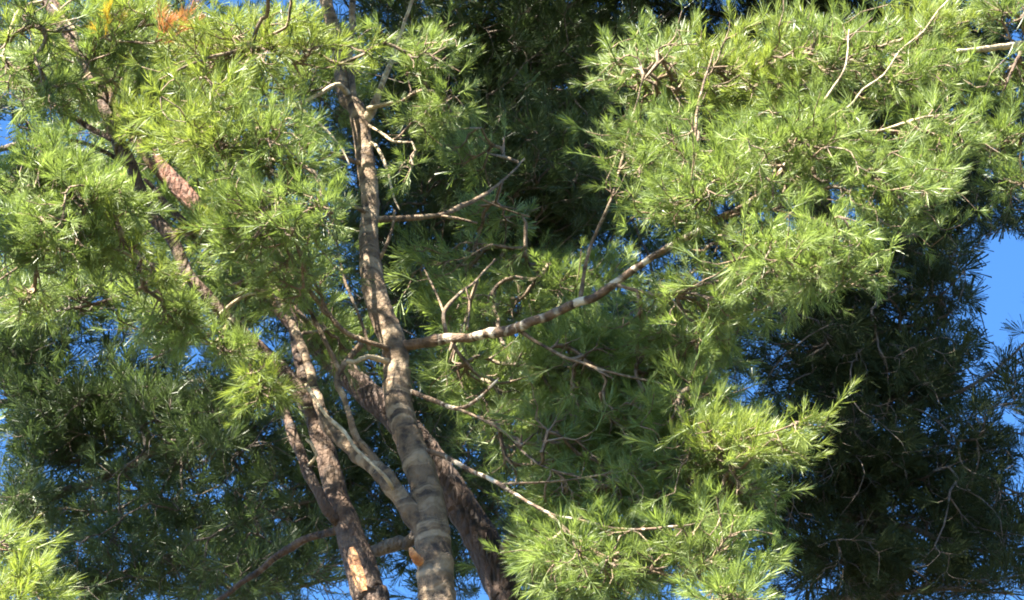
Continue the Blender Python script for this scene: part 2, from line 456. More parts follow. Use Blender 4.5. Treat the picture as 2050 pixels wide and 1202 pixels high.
class Tree:
    def __init__(s, label, base, bark, needles, limit=300, dense=1.95, far=False):
        s.root = bpy.data.objects.new("pine_tree", None)
        C.objects.link(s.root)
        s.root.location = base
        s.root.empty_display_size = .5
        s.root["label"], s.root["category"], s.root["group"] = label, "tree", "pine trees of the grove"
        s.bark, s.needles, s.limit, s.dense, s.far = bark, needles, limit, dense, far
        s.nodes, s.dirs, s.par, s.rad = [], [], [], []
        s.tufts = []     # (pos, dir, size, tint, material key or None)
        s.chains = []
        s.tips = {}
        s.seed = len(TREES) * 50 + 1
        TREES.append(s)

    def px(s, rows, Y0):
        """rows of (px, py, dY, width_px) -> x, y, z, r"""
        out = []
        for px, py, dy, w in rows:
            p = at(px, py, Y0 + dy)
            out.append((*p, w * .5 * scale(p)))
        return out

    def stem(s, name, rows, sides=12, step=.03, rings=0., rough=.07, material=None, grow=True, along0=0.):
        S = spline(rows, step)
        s.seed += 1
        if name != "trunk":      # limbs kink at their nodes
            L = np.concatenate([[0], np.cumsum(np.linalg.norm(np.diff(S[:, :3], axis=0), axis=1))])
            for i in range(len(S)):
                a = min(1, L[i] / .3) * (.3 * S[i, 3] + .003)
                for c_ in range(3):
                    S[i, c_] += a * (noise.noise(Vector((L[i] * 9, s.seed * 3.7, c_ * 11.3))) + .5 * noise.noise(Vector((L[i] * 26, s.seed * 5.1, c_ * 7.7))))
                S[i, 3] *= 1 + .22 * noise.noise(Vector((L[i] * 14, s.seed * 1.3, 4.4)))
        me = stem_mesh(name, S, sides, rings, rough, s.seed, along0)
        o = link(name, me, s.root, material or s.bark)
        if grow:
            k = max(1, int(.06 / step))
            for i in range(0, len(S) - 1, k):
                d = S[min(i + k, len(S) - 1), :3] - S[i, :3]
                s.nodes.append(S[i, :3]); s.dirs.append(d / (np.linalg.norm(d) + 1e-9)); s.rad.append(S[i, 3]); s.par.append(-1)
        return o, S

    def clump(s, cx, cy, rx, ry, Y, dep, n, droop=0.0, key=None, size=1.0, pads=13, facing=None):
        """A mass of foliage centred at a photo position at distance Y, radii in photo pixels and dep in metres."""
        c = at(cx, cy, Y)
        k = scale(c)
        m = lambda v: max(.4 * v, v - 42) * k
        s.mass(c, (m(rx), dep, m(ry)), n, droop, key, size, pads, facing)

    def mass(s, c, rad, n, droop=0.0, key=None, size=1.0, pads=13, facing=None):
        pts = []
        n = max(1, int(n * s.dense))
        npads = max(1, n // pads)
        for _ in range(npads):
            while True:
                u = rng.uniform(-1, 1, 3)
                if u @ u < 1:
                    break
            pc = c + RT * u[0] * rad[0] + UP * u[2] * rad[2] + FW * u[1] * rad[1]
            sz = min(rng.uniform(.055, .115), .5 * min(rad[0], rad[2]) + .025)
            if s.far:
                sz *= 1.9
            m = int(rng.integers(pads - 4, pads + 5))
            q = rng.normal(0, 1, (m, 3)) * np.array([sz * 1.2, sz * 1.2, sz * .6])
            pts += [pc + v for v in q]
        pts = pts[:max(n, 1)] if n > pads else pts[:n]
        pts = [p for p in pts if key in ('dead', 'gold') or not is_open(p, size)]
        if pts:
            s.grow(pts, droop, key, size, facing)

    def grow(s, pts, droop, key, size, facing=None):
        pts = np.array(pts)
        if np.ptp(pts, axis=0).max() > 1.6 and len(pts) > 60:      # wide: split and grow piece by piece
            ax = int(np.argmax(np.ptp(pts, axis=0)))
            m = np.median(pts[:, ax])
            for part in (pts[pts[:, ax] <= m], pts[pts[:, ax] > m]):
                if len(part):
                    s.grow(part, droop, key, size, facing)
            return
        every = np.array(s.nodes)
        lo, hi, ex = pts.min(0), pts.max(0), .25
        while True:
            sel = np.where(np.all((every > lo - ex) & (every < hi + ex), axis=1))[0]
            if len(sel) > 3:
                break
            ex *= 1.6
        base = every[sel]
        d0 = np.array([np.min(np.sum((base - p) ** 2, axis=1)) for p in pts])
        cap = len(base) + len(pts) * 14
        N = np.zeros((cap, 3)); D = np.zeros((cap, 3))
        n = n0 = len(base)
        g0 = len(s.nodes)
        gid = list(sel)                      # local index -> node of the tree
        N[:n] = base; D[:n] = np.array(s.dirs)[sel]
        for i in np.argsort(d0):
            p = pts[i]
            v = p - N[:n]
            L = np.linalg.norm(v, axis=1) + 1e-6
            cosang = np.sum(v * D[:n], axis=1) / L
            cost = L * (1 + .55 * (1 - cosang)) + np.where(L < .05, .2, 0)
            q = int(np.argmin(cost))
            L = L[q]
            steps = int(min(12, max(2, round(L / (.11 if s.far else .07)))))
            a, b = N[q].copy(), p
            ctrl = a + (D[q] * .6 + np.array([0, 0, -.12])) * L * .5 + rng.normal(0, .06 * L, 3)
            idx = [gid[q]]
            prev = a
            for k in range(1, steps + 1):
                t = k / steps
                x = a * (1 - t) ** 2 + ctrl * 2 * t * (1 - t) + b * t * t + (rng.normal(0, .006, 3) if k < steps else 0)
                dd = x - prev
                dd /= np.linalg.norm(dd) + 1e-9
                N[n] = x; D[n] = dd
                s.par.append(idx[-1]); s.rad.append(0.0)
                gid.append(g0 + n - n0)
                idx.append(gid[n])
                prev = x
                n += 1
            s.chains.append(idx)
            tip = idx[-1]
            w = tip
            while w >= 0:
                s.tips[w] = s.tips.get(w, 0) + 1
                w = s.par[w]
            out = D[n - 1]
            d = out * .8 + SUN * .18 + np.array([0, 0, .25 - droop]) + rng.normal(0, .33, 3)
            if facing is not None:
                d = d + np.array(facing)
            s.tufts.append((p, d, size * rng.uniform(.68, 1.3), rng.uniform(0, .7), 'dead' if key is None and not s.far and rng.uniform() < .0003 else key))
        s.nodes += list(N[n0:n]); s.dirs += list(D[n0:n])

    def finish(s):
        # twigs: thin tubes, thicker where more tufts hang on them
        V, F, A = [], [], []
        nodes = np.array(s.nodes)
        for ch in s.chains:
            if s.far and len(ch) > 4:
                ch = ch[:-1][::2] + [ch[-1]]
            P = nodes[ch]
            T, N, B = frames(P)
            k0 = len(V)
            m = 3
            for i, j in enumerate(ch):
                r = (.0016 if s.far else .0021) * max(1, s.tips.get(j, 1)) ** .42
                if s.rad[j] > 0:
                    r = min(.0021 * max(1, s.tips.get(ch[1], 1)) ** .42 * 1.15, s.rad[j])
                r = min(r, .008 if s.far else .010)
                for k in range(m):
                    a = 2 * math.pi * k / m
                    V.append(P[i] + (N[i] * math.cos(a) + B[i] * math.sin(a)) * r)
                    A.append(j * .031)
            for i in range(len(ch) - 1):
                for k in range(m):
                    k2 = (k + 1) % m
                    F.append((k0 + i * m + k, k0 + i * m + k2, k0 + (i + 1) * m + k2, k0 + (i + 1) * m + k))
        if V:
            me = bpy.data.meshes.new("twigs")
            V = np.array(V)
            me.vertices.add(len(V)); me.vertices.foreach_set("co", V.astype(np.float32).ravel())
            Fa = np.array(F, np.int32)
            me.loops.add(Fa.size); me.loops.foreach_set("vertex_index", Fa.ravel())
            me.polygons.add(len(Fa)); me.polygons.foreach_set("loop_start", (np.arange(len(Fa)) * 4).astype(np.int32))
            me.polygons.foreach_set("use_smooth", np.ones(len(Fa), bool))
            me.update(calc_edges=True)
            me.attributes.new("along", 'FLOAT', 'POINT').data.foreach_set("value", np.array(A, np.float32))
            o = link("twigs", me, s.root, BARK_DARK if s.far else BARK_TWIG)
            o["kind"] = "stuff"
        ti = TREES.index(s)
        for i, t in enumerate(s.tufts):
            x, y, z = project(t[0] + t[1] / np.linalg.norm(t[1]) * .08)
            ALL_TUFTS.append((ti, i, z, x, y))

# choose, per tree, the tufts that show (front-most in their cell of the view), then build the rest as one mass
MESH_CACHE = {}
def tuft_mesh(v, key):
    if (v, key) not in MESH_CACHE:
        MESH_CACHE[v, key] = np_mesh("needle_tuft", *TUFTS[v], NEEDLE[key])
    return MESH_CACHE[v, key]

def build_foliage():
    from mathutils import Matrix
    cell = {}
    for ti, i, z, x, y in sorted(ALL_TUFTS, key=lambda a: a[2]):
        if not (-20 < x < 2070 and -20 < y < 1222):
            continue
        c = (int(x // 34), int(y // 34))
        cell.setdefault(c, []).append((ti, i))
    rank = {}
    for lst in cell.values():
        for r_, key in enumerate(lst[:3]):
            rank[key] = r_
    for ti, s in enumerate(TREES):
        order = sorted((k for k in rank if k[0] == ti), key=lambda k: (s.tufts[k[1]][4] is None, rank[k], -s.tufts[k[1]][2]))
        single = set(k[1] for k in order[:s.limit])
        groups = {}
        for i, (p, d, size, tint, key) in enumerate(s.tufts):
            v = int(rng.integers(0, NV))
            M = basis(d, rng.uniform(0, 6.28)) * size
            kk = key or s.needles
            if i in single:
                o = bpy.data.objects.new("needle_tuft", tuft_mesh(v, kk))
                o.parent = s.root
                W = Matrix([[*M[0], p[0]], [*M[1], p[1]], [*M[2], p[2]], [0, 0, 0, 1]])
                o.matrix_basis = Matrix.Translation(-Vector(s.root.location)) @ W
                C.objects.link(o)
                if key == 'dead':
                    o["label"] = "dead rust-brown needle tuft"
                elif key == 'gold':
                    o["label"] = "golden yellow needle tuft"
            else:
                x, y, z = project(p)
                seen = -60 < x < 2110 and -60 < y < 1262
                near = not s.far and seen and p[1] < 10.6
                groups.setdefault(kk, []).append(((TUFTS if near else TUFTS_FAR if seen else TUFTS_OFF)[v], M, p, tint))
        for kk, lst in groups.items():
            Vs, Qs, Ts, tn = [], [], [], []
            off = 0
            for (tv, tq, tt, tint0), M, p, tint in lst:
                Vs.append(tv @ M.T + p)
                Qs.append(tq + off); Ts.append(tt + off); tn.append(tint0 + tint)
                off += len(tv)
            me = np_mesh("foliage", np.concatenate(Vs), np.concatenate(Qs), np.concatenate(Ts), np.concatenate(tn), NEEDLE[kk])
            o = link("foliage", me, s.root)
            o["kind"] = "stuff"

def to_ground(rows_px, base_xy, r0, rows_world):
    """Extends a stem seen in the frame down to its foot on the ground."""
    top = np.array(rows_world[0])
    b = np.array([base_xy[0], base_xy[1], -.15])
    out = []
    for t in (0, .03, .12, .3, .5, .7, .88):
        x = b[0] + (top[0] - b[0]) * (t ** 1.5)
        y = b[1] + (top[1] - b[1]) * t
        z = b[2] + (top[2] - b[2]) * t
        out.append((x, y, z, r0 * (1.35 if t == 0 else 1.15 if t == .03 else 1) * (1 - t) + top[3] * t))
    return out + list(rows_world)

# ================================================================== A: the grey ringed pine in the middle
A = Tree("grey pine with ringed trunk in the middle, a long banded limb reaching right", (.75, 10.0, 0), BARK_GREY, 'green')
rows = A.px([(882, 1230, 0, 76), (870, 1120, 0, 72), (855, 990, 0, 63), (826, 900, 0, 58), (798, 815, 0, 54), (790, 700, 0, 50), (764, 630, 0, 50), (745, 560, 0, 46),
             (738, 480, 0, 39), (741, 400, 0, 36), (729, 300, 0, 36), (715, 220, 0, 34), (690, 190, .02, 30), (676, 90, .05, 27), (652, 0, .1, 24),
             (625, -150, .15, 22), (610, -400, .2, 18), (600, -800, .2, 13), (590, -1150, .2, 6)], 10.0)
rows = to_ground(None, (.75, 10.0), .15, rows)
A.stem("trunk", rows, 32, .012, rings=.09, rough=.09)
def a_branch(rows, Y=10.0, sides=10, material=None, rings=.0, tree=None, step=.03, rough=.12, grow=True, name="branch"):
    t = tree or A
    return t.stem(name, t.px(rows, Y), sides, step, rings, rough, material, grow)
# co-stem to the left
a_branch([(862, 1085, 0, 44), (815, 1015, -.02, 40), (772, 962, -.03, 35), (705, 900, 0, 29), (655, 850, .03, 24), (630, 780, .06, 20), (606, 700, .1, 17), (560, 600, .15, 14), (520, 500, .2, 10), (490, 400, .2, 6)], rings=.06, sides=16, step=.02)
a_branch([(785, 966, -.02, 16), (745, 913, -.04, 15), (710, 868, -.06, 13), (690, 800, -.08, 12), (672, 765, -.08, 12), (684, 735, -.08, 12), (722, 690, -.05, 12)], rings=.05)
a_branch([(682, 750, -.08, 11), (655, 690, -.1, 10), (610, 600, -.12, 8), (565, 520, -.15, 7), (530, 450, -.2, 5)])
# the long limb to the right
a_branch([(790, 700, 0, 26), (830, 688, -.03, 23), (910, 677, -.1, 21), (1000, 664, -.2, 20), (1080, 640, -.28, 19), (1150, 608, -.36, 17), (1210, 580, -.42, 15), (1330, 500, -.55, 13),
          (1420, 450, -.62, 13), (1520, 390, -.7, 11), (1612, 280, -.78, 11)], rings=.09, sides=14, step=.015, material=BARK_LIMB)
a_branch([(1606, 290, -.78, 9), (1660, 236, -.83, 5), (1700, 214, -.86, 4), (1728, 180, -.86, 4), (1770, 150, -.9, 3.5), (1800, 104, -.9, 3), (1850, 62, -.95, 4), (1880, 20, -1, 3), (1940, -40, -1, 3)], material=BARK_PALE)
a_branch([(1606, 285, -.78, 8), (1680, 262, -.8, 6), (1760, 262, -.8, 5), (1850, 235, -.85, 4), (1900, 230, -.85, 3)], material=BARK_PALE)
a_branch([(1606, 285, -.78, 8), (1640, 215, -.85, 5), (1690, 140, -.9, 4), (1700, 60, -.9, 3)], material=BARK_PALE)
a_branch([(1400, 460, -.6, 9), (1395, 380, -.66, 8), (1392, 300, -.7, 7), (1400, 200, -.78, 6), (1430, 100, -.8, 4)])
a_branch([(1440, 440, -.62, 8), (1520, 420, -.75, 6), (1600, 430, -.85, 5), (1680, 460, -.9, 4)])
a_branch([(1230, 570, -.44, 8), (1330, 590, -.6, 7), (1440, 560, -.7, 5), (1520, 535, -.75, 4), (1600, 560, -.8, 4), (1720, 570, -.85, 3)])
a_branch([(1160, 605, -.36, 9), (1180, 500, -.4, 7), (1230, 380, -.5, 6), (1260, 260, -.5, 5), (1290, 150, -.6, 4)])
a_branch([(1030, 655, -.22, 8), (1100, 700, -.25, 7), (1200, 740, -.35, 6), (1330, 770, -.4, 5), (1450, 800, -.45, 4)])
a_branch([(893, 668, -.08, 9), (889, 625, -.08, 8), (920, 590, -.05, 7), (950, 565, 0, 5), (990, 520, .1, 4)])
a_branch([(890, 630, -.08, 6), (872, 585, -.05, 5), (850, 540, 0, 3)])
a_branch([(935, 660, -.12, 5), (940, 610, -.1, 4), (932, 575, -.1, 3)])
# higher on the right
a_branch([(745, 440, 0, 14), (790, 438, .03, 12), (880, 430, .1, 10), (922, 412, .15, 10), (965, 393, .2, 8), (1015, 355, .3, 5), (1050, 318, .4, 4)])
a_branch([(880, 432, .1, 6), (915, 438, .1, 6), (955, 447, .1, 5)])
a_branch([(960, 397, .2, 5), (1000, 415, .25, 4), (1060, 435, .3, 3)])
a_branch([(760, 520, 0, 9), (772, 495, -.03, 8), (785, 460, -.06, 6), (790, 420, -.08, 4)])
# top forks
a_branch([(722, 250, 0, 22), (742, 225, -.03, 20), (765, 170, -.06, 12), (790, 100, -.1, 8), (812, 40, -.14, 7), (832, -20, -.18, 7), (870, -140, -.25, 5)], material=BARK_PALE)
a_branch([(735, 218, -.05, 10), (775, 208, -.09, 8), (805, 203, -.12, 6), (835, 180, -.15, 5)], material=BARK_PALE)
a_branch([(708, 200, 0, 13), (700, 100, .0, 13), (706, 30, 0, 14), (705, -60, 0, 12), (700, -300, 0, 8)])
a_branch([(698, 190, 0, 13), (672, 170, -.15, 9), (620, 200, -.25, 8), (585, 210, -.32, 8), (512, 211, -.4, 6), (478, 188, -.45, 4)], material=BARK_PALE)
a_branch([(590, 210, -.32, 6), (615, 228, -.34, 6), (655, 262, -.34, 5), (685, 300, -.34, 4), (700, 330, -.34, 3)], material=BARK_PALE)
a_branch([(585, 210, -.32, 5), (560, 232, -.38, 4), (530, 258, -.42, 3)], material=BARK_PALE)
a_branch([(690, 100, 0, 9), (600, 90, -.3, 8), (480, 100, -.6, 7), (380, 130, -.75, 5), (320, 160, -.8, 4)])
a_branch([(725, 330, 0, 9), (640, 300, -.3, 7), (540, 300, -.5, 6), (450, 330, -.6, 4)])
a_branch([(740, 430, 0, 9), (680, 400, -.2, 7), (600, 380, -.4, 6), (520, 400, -.5, 4)])
a_branch([(730, 285, 0, 8), (752, 292, -.05, 7), (772, 330, -.1, 6), (790, 400, -.15, 5), (800, 420, -.15, 3)], material=BARK_PALE)
a_branch([(735, 250, 0, 8), (756, 262, -.1, 6), (790, 285, -.2, 5), (825, 285, -.22, 4), (832, 300, -.22, 4), (815, 335, -.22, 3)], material=BARK_PALE)
# lower right
a_branch([(812, 780, 0, 12), (850, 795, -.05, 10), (915, 818, -.1, 9), (962, 795, -.14, 6), (1000, 758, -.18, 4)], material=BARK_LIMB)
a_branch([(915, 818, -.1, 7), (960, 838, -.12, 6), (1010, 865, -.15, 6), (1080, 930, -.2, 5), (1180, 960, -.3, 4)])
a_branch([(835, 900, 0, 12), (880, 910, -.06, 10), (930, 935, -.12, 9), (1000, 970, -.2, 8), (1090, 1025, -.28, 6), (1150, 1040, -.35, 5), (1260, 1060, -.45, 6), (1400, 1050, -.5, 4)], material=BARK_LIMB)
a_branch([(1000, 970, -.2, 5), (1150, 960, -.3, 4), (1300, 930, -.4, 4), (1450, 890, -.6, 4), (1560, 860, -.75, 4), (1630, 830, -.8, 3)])
a_branch([(1100, 1030, -.3, 6), (1200, 1110, -.35, 5), (1330, 1150, -.4, 4), (1450, 1160, -.45, 3)])
# left of the trunk
a_branch([(790, 705, 0, 12), (760, 692, -.08, 11), (696, 668, -.12, 10), (640, 607, -.16, 9), (570, 520, -.2, 7), (535, 470, -.25, 5), (530, 450, -.25, 4)])
a_branch([(740, 700, -.08, 8), (722, 640, -.1, 6), (690, 560, -.12, 5), (670, 470, -.15, 4), (650, 400, -.2, 3)])
a_branch([(784, 726, -.02, 13), (735, 715, -.1, 11), (712, 725, -.14, 10), (695, 722, -.16, 8)], material=BARK_PALE, grow=False, name="broken_branch")
a_branch([(860, 1135, 0, 18), (836, 1122, -.06, 17), (826, 1108, -.1, 14), (822, 1098, -.1, 8)], material=BARK_BARE, grow=False, name="broken_branch")
# foliage
A.clump(1300, 150, 120, 120, 9.65, .22, 130)
A.clump(1320, 320, 120, 110, 9.4, .22, 120)
A.clump(1480, 150, 150, 110, 9.55, .22, 170, key='yellow')
A.clump(1680, 130, 170, 110, 9.5, .22, 180)
A.clump(1850, 170, 110, 120, 9.45, .22, 110)
A.clump(1870, 290, 90, 90, 9.3, .2, 70)
A.clump(1600, 310, 170, 110, 9.2, .22, 180)
A.clump(1790, 390, 120, 100, 9.08, .2, 110)
A.clump(1430, 400, 160, 110, 9.15, .22, 160)
A.clump(1620, 520, 170, 80, 9.0, .25, 150, droop=.3)
A.clump(1420, 600, 170, 90, 9.5, .4, 150, droop=.2)
A.clump(1870, 60, 90, 60, 9.5, .2, 60, key='yellow')
# bright crown in the upper left
A.clump(470, 110, 190, 85, 9.5, .2, 150, key='yellow')
A.clump(640, 80, 120, 70, 9.55, .2, 80, key='yellow')
A.clump(420, 270, 90, 120, 9.2, .2, 110, key='yellow')
A.clump(560, 300, 130, 110, 9.2, .2, 130)
A.clump(620, 420, 120, 90, 9.15, .2, 90)
A.clump(830, 110, 80, 90, 9.7, .2, 60)
A.clump(870, 240, 70, 60, 9.75, .15, 40)
A.clump(800, 345, 40, 40, 9.75, .1, 14)
A.clump(1000, 430, 90, 50, 10.6, .2, 14)
A.clump(930, 300, 60, 50, 10.5, .2, 22)
A.clump(480, 440, 80, 90, 9.2, .2, 60)
A.clump(600, 560, 110, 90, 9.6, .25, 70)
A.clump(520, 580, 120, 80, 10.35, .2, 90)
A.clump(650, 670, 80, 60, 10.4, .12, 60)
A.clump(690, 740, 60, 50, 10.4, .1, 30)
A.clump(440, 440, 90, 90, 10.3, .2, 60)
# shaded depths right of the trunk
A.clump(960, 550, 160, 80, 10.6, .3, 60)
A.clump(1170, 570, 150, 80, 10.5, .3, 90)
A.clump(950, 620, 110, 50, 10.4, .3, 70)
# lower right masses
A.clump(1000, 760, 170, 80, 10.3, .4, 220)
A.clump(1200, 720, 190, 90, 10.1, .4, 330, droop=.2)
A.clump(1380, 700, 130, 70, 9.8, .35, 120, droop=.2)
A.clump(1150, 860, 210, 100, 10.1, .45, 380)
A.clump(1400, 880, 130, 90, 9.9, .3, 130)
A.clump(1480, 1000, 80, 60, 9.6, .2, 60)
A.clump(1350, 820, 150, 90, 9.8, .4, 210)
A.clump(1480, 890, 130, 50, 9.4, .2, 60, key='yellow', facing=(.35, -.1, .1))
A.clump(1450, 930, 130, 60, 9.6, .25, 90)
A.clump(1560, 900, 60, 40, 9.3, .12, 22, key='yellow', facing=(.5, -.1, .1))
A.clump(1610, 845, 45, 20, 9.2, .08, 9, key='yellow', facing=(.7, 0, .2))
A.clump(1330, 970, 170, 80, 9.75, .35, 220)
A.clump(1150, 1000, 140, 80, 10.0, .4, 150)
A.clump(1200, 1120, 190, 90, 9.8, .4, 240)
A.clump(1420, 1090, 110, 100, 9.6, .3, 140)
A.clump(1450, 1180, 110, 40, 9.5, .3, 60)
# crown above the view, its unseen masses set to shade centre and right
for c_, r_, n_ in (((-.1, 10.35, 11.45), (.75, .35, .35), 150), ((-1.5, 10.8, 12.0), (.9, .45, .5), 200), ((1.4, 11.3, 12.5), (.9, .5, .5), 200), ((-.5, 10.5, 12.0), (1.0, .8, .7), 260), ((.3, 11.2, 12.6), (1.1, .9, .8), 300), ((-.7, 10.4, 13.4), (.7, .7, .7), 160), ((1.2, 11.2, 11.9), (.9, .6, .5), 160)):
    A.mass(np.array(c_), r_, n_, pads=12)

# ================================================================== B: red-brown pine leaning left
B = Tree("red-brown pine leaning far left, with an orange scar low on its trunk", (.2, 10.15, 0), BARK_RED, 'green')
rows = B.px([(750, 1230, 0, 70), (738, 1190, 0, 68), (706, 1085, 0, 56), (673, 990, 0, 47), (652, 905, 0, 42), (622, 825, 0, 36), (588, 770, 0, 32), (545, 722, -.02, 29), (500, 682, -.05, 27), (454, 638, -.1, 26), (412, 590, -.15, 24),
             (377, 550, -.18, 24), (345, 480, -.2, 25), (304, 430, -.22, 25), (280, 380, -.25, 25), (262, 330, -.25, 25), (225, 260, -.25, 26), (200, 180, -.25, 27), (150, 85, -.25, 27), (88, -10, -.25, 26),
             (20, -140, -.2, 22), (-60, -400, -.2, 16), (-120, -700, -.1, 8)], 10.15)
rows = to_ground(None, (.2, 10.15), .15, rows)
B.stem("trunk", rows, 26, .016, rings=.05, rough=.12)
def b_branch(rows, Y=10.15, **k):
    return a_branch(rows, Y, tree=B, **k)
b_branch([(682, 1050, 0, 24), (655, 1022, -.06, 24), (615, 940, -.08, 22), (590, 880, -.08, 20), (574, 833, -.06, 20), (560, 780, -.03, 18), (520, 720, .0, 14), (470, 660, .05, 10), (420, 640, .1, 6)], sides=12, rings=.04)
b_branch([(690, 1060, 0, 18), (655, 1068, .05, 16), (605, 1083, .12, 16), (560, 1110, .2, 15), (510, 1150, .28, 13), (440, 1200, .35, 10), (380, 1260, .4, 6)])
a_branch([(792, 988, -.03, 9), (770, 955, -.13, 8), (715, 900, -.13, 7), (690, 866, -.11, 8), (655, 832, -.09, 7), (628, 795, -.05, 8), (612, 770, -.03, 6)], material=BARK_PALE, grow=False)
b_branch([(612, 938, -.08, 9), (634, 912, -.13, 8), (622, 888, -.15, 8), (612, 880, -.15, 6)], material=BARK_PALE, grow=False, name="broken_branch")
b_branch([(632, 835, 0, 30), (610, 760, .03, 28), (596, 700, .06, 25), (585, 640, .1, 20), (560, 560, .15, 14), (520, 470, .2, 8)], sides=12)
b_branch([(350, 470, -.2, 16), (372, 452, -.22, 14), (352, 430, -.24, 14), (320, 395, -.26, 12), (290, 360, -.28, 8)])
b_branch([(380, 560, -.18, 9), (340, 545, -.3, 8), (295, 540, -.4, 7), (265, 515, -.45, 6), (235, 500, -.5, 4)], material=BARK_PALE)
b_branch([(440, 630, -.12, 8), (470, 605, -.25, 7), (497, 590, -.3, 6), (512, 588, -.3, 4)], material=BARK_PALE)
b_branch([(460, 640, -.12, 8), (440, 675, -.25, 6), (420, 690, -.3, 5), (390, 680, -.35, 4)], material=BARK_PALE)
b_branch([(215, 220, -.25, 9), (235, 170, -.35, 8), (205, 160, -.4, 8), (190, 155, -.4, 9), (180, 130, -.4, 7)], material=BARK_PALE)
b_branch([(160, 100, -.28, 7), (150, 60, -.33, 7), (130, 40, -.33, 6), (105, 10, -.33, 5)], material=BARK_PALE)
b_branch([(225, 280, -.25, 12), (170, 250, -.2, 11), (100, 200, -.2, 9), (30, 140, -.25, 8), (-30, 90, -.3, 6)])
b_branch([(265, 340, -.25, 10), (200, 300, -.35, 8), (120, 280, -.45, 7), (50, 310, -.5, 5)])
b_branch([(285, 390, -.25, 10), (210, 420, -.35, 8), (130, 470, -.4, 8), (60, 520, -.45, 6), (0, 560, -.5, 4)], material=BARK_LIMB)
b_branch([(150, 90, -.25, 9), (230, 60, -.4, 8), (310, 50, -.5, 6), (370, 30, -.55, 4)])
b_branch([(90, 0, -.25, 9), (40, 20, -.4, 7), (20, 60, -.5, 5), (5, 110, -.55, 4)], material=BARK_PALE)
b_branch([(520, 690, -.05, 9), (500, 740, -.2, 7), (520, 790, -.3, 5), (550, 820, -.35, 4)])
# orange scar where the bark has come away
def scar(tree, rows, Y, width, rise):
    S = spline(tree.px(rows, Y), .012)
    V, F = [], []
    T = np.gradient(S[:, :3], axis=0)
    for i in range(len(S)):
        t = T[i] / np.linalg.norm(T[i])
        side = np.cross(t, -FW); side /= np.linalg.norm(side)
        out = np.cross(side, t)
        if out @ FW > 0:
            out = -out
        u = i / (len(S) - 1)
        w = width * math.sin(math.pi * (.08 + .84 * u)) ** .6 * (1 + .25 * noise.noise(Vector((u * 9, 3.1, 0))))
        for k in range(7):
            a = -1 + k / 3
            V.append(S[i, :3] + side * w * a + out * (S[i, 3] * math.sqrt(max(.05, 1 - (a * w / S[i, 3]) ** 2)) + rise - abs(a) ** 3 * (rise + .006)) + out * .002 * noise.noise(Vector((i * .4, k, 0))))
    for i in range(len(S) - 1):
        for k in range(6):
            F.append((i * 7 + k, i * 7 + k + 1, (i + 1) * 7 + k + 1, (i + 1) * 7 + k))
    me = bpy.data.meshes.new("bark_scar")
    me.from_pydata([tuple(v) for v in V], [], F)
    me.polygons.foreach_set("use_smooth", np.ones(len(F), bool))
    o = link("bark_scar", me, tree.root, BARK_BARE)
    o["label"] = "orange bare wood where bark has flaked off"
scar(B, [(737, 1198, 0, 66), (727, 1165, 0, 64), (717, 1135, 0, 60), (710, 1110, 0, 58)], 10.15, .034, .006)
B.clump(90, 60, 80, 60, 9.7, .3, 60, key='yellow')
B.clump(40, 150, 60, 70, 9.8, .3, 50)
B.clump(230, 90, 90, 70, 9.65, .25, 80)
B.clump(240, 30, 70, 30, 9.6, .2, 40, key='yellow')
B.clump(150, 190, 120, 70, 9.8, .35, 110)
B.clump(270, 260, 70, 50, 9.7, .2, 50, key='yellow')
B.clump(90, 340, 120, 80, 9.6, .25, 120)
B.clump(180, 400, 120, 60, 9.5, .2, 90)
B.clump(80, 480, 110, 80, 9.5, .25, 100)
B.clump(200, 490, 70, 60, 9.7, .25, 60)
B.clump(40, 600, 70, 60, 9.9, .3, 50)
B.clump(420, 430, 70, 80, 9.85, .3, 70, key='yellow')
B.clump(245, 505, 45, 35, 9.6, .1, 16, key='yellow', facing=(-.5, 0, .1))
B.clump(330, 560, 60, 40, 9.75, .2, 35, key='yellow')
B.clump(350, 640, 70, 45, 9.75, .2, 50, droop=.4)
B.clump(470, 690, 60, 45, 9.85, .2, 40)
B.clump(525, 780, 45, 60, 9.75, .15, 40, key='yellow', droop=.6)
B.clump(330, 200, 60, 80, 9.95, .3, 60)
B.clump(300, 240, 60, 70, 10.35, .12, 45)
B.clump(420, 480, 60, 60, 10.35, .12, 40)
B.clump(215, 45, 12, 12, 9.45, .03, 3, key='gold')
B.clump(340, 62, 40, 25, 9.45, .06, 12, key='dead')
B.mass(np.array((-2.3, 10.3, 12.2)), (.8, .6, .6), 140)

# ================================================================== C: the brown trunk behind the grey one
Cc = Tree("brown scaly pine crossing behind the grey trunk, leaning up to the left", (1.7, 10.75, 0), BARK_BROWN, 'green', 200, 1.5, True)
rows = Cc.px([(1028, 1230, 0, 68), (1012, 1190, 0, 68), (953, 1061, 0, 66), (890, 965, 0, 62), (840, 890, 0, 58), (790, 835, 0, 55), (730, 783, .02, 50), (650, 705, .05, 46), (560, 610, .1, 42), (460, 490, .12, 38), (355, 372, .15, 36), (290, 300, .18, 32),
              (210, 180, .2, 28), (100, 0, .25, 24), (0, -200, .3, 18), (-90, -500, .3, 9)], 10.75)
rows = to_ground(None, (1.7, 10.75), .19, rows)
Cc.stem("trunk", rows, 26, .016, rings=.02, rough=.12)
def c_branch(rows, Y=10.75, **k):
    return a_branch(rows, Y, tree=Cc, **k)
c_branch([(998, 1120, 0, 16), (1012, 1092, -.08, 16), (1024, 1074, -.12, 15), (1042, 1056, -.16, 13), (1060, 1042, -.18, 10)], material=BARK_LIMB, name="broken_branch", grow=False)
c_branch([(880, 950, 0, 30), (830, 1075, .05, 26), (800, 1088, .1, 28), (760, 1102, .15, 26), (735, 1106, .18, 20)], material=BARK_DARK, grow=False, name="branch")
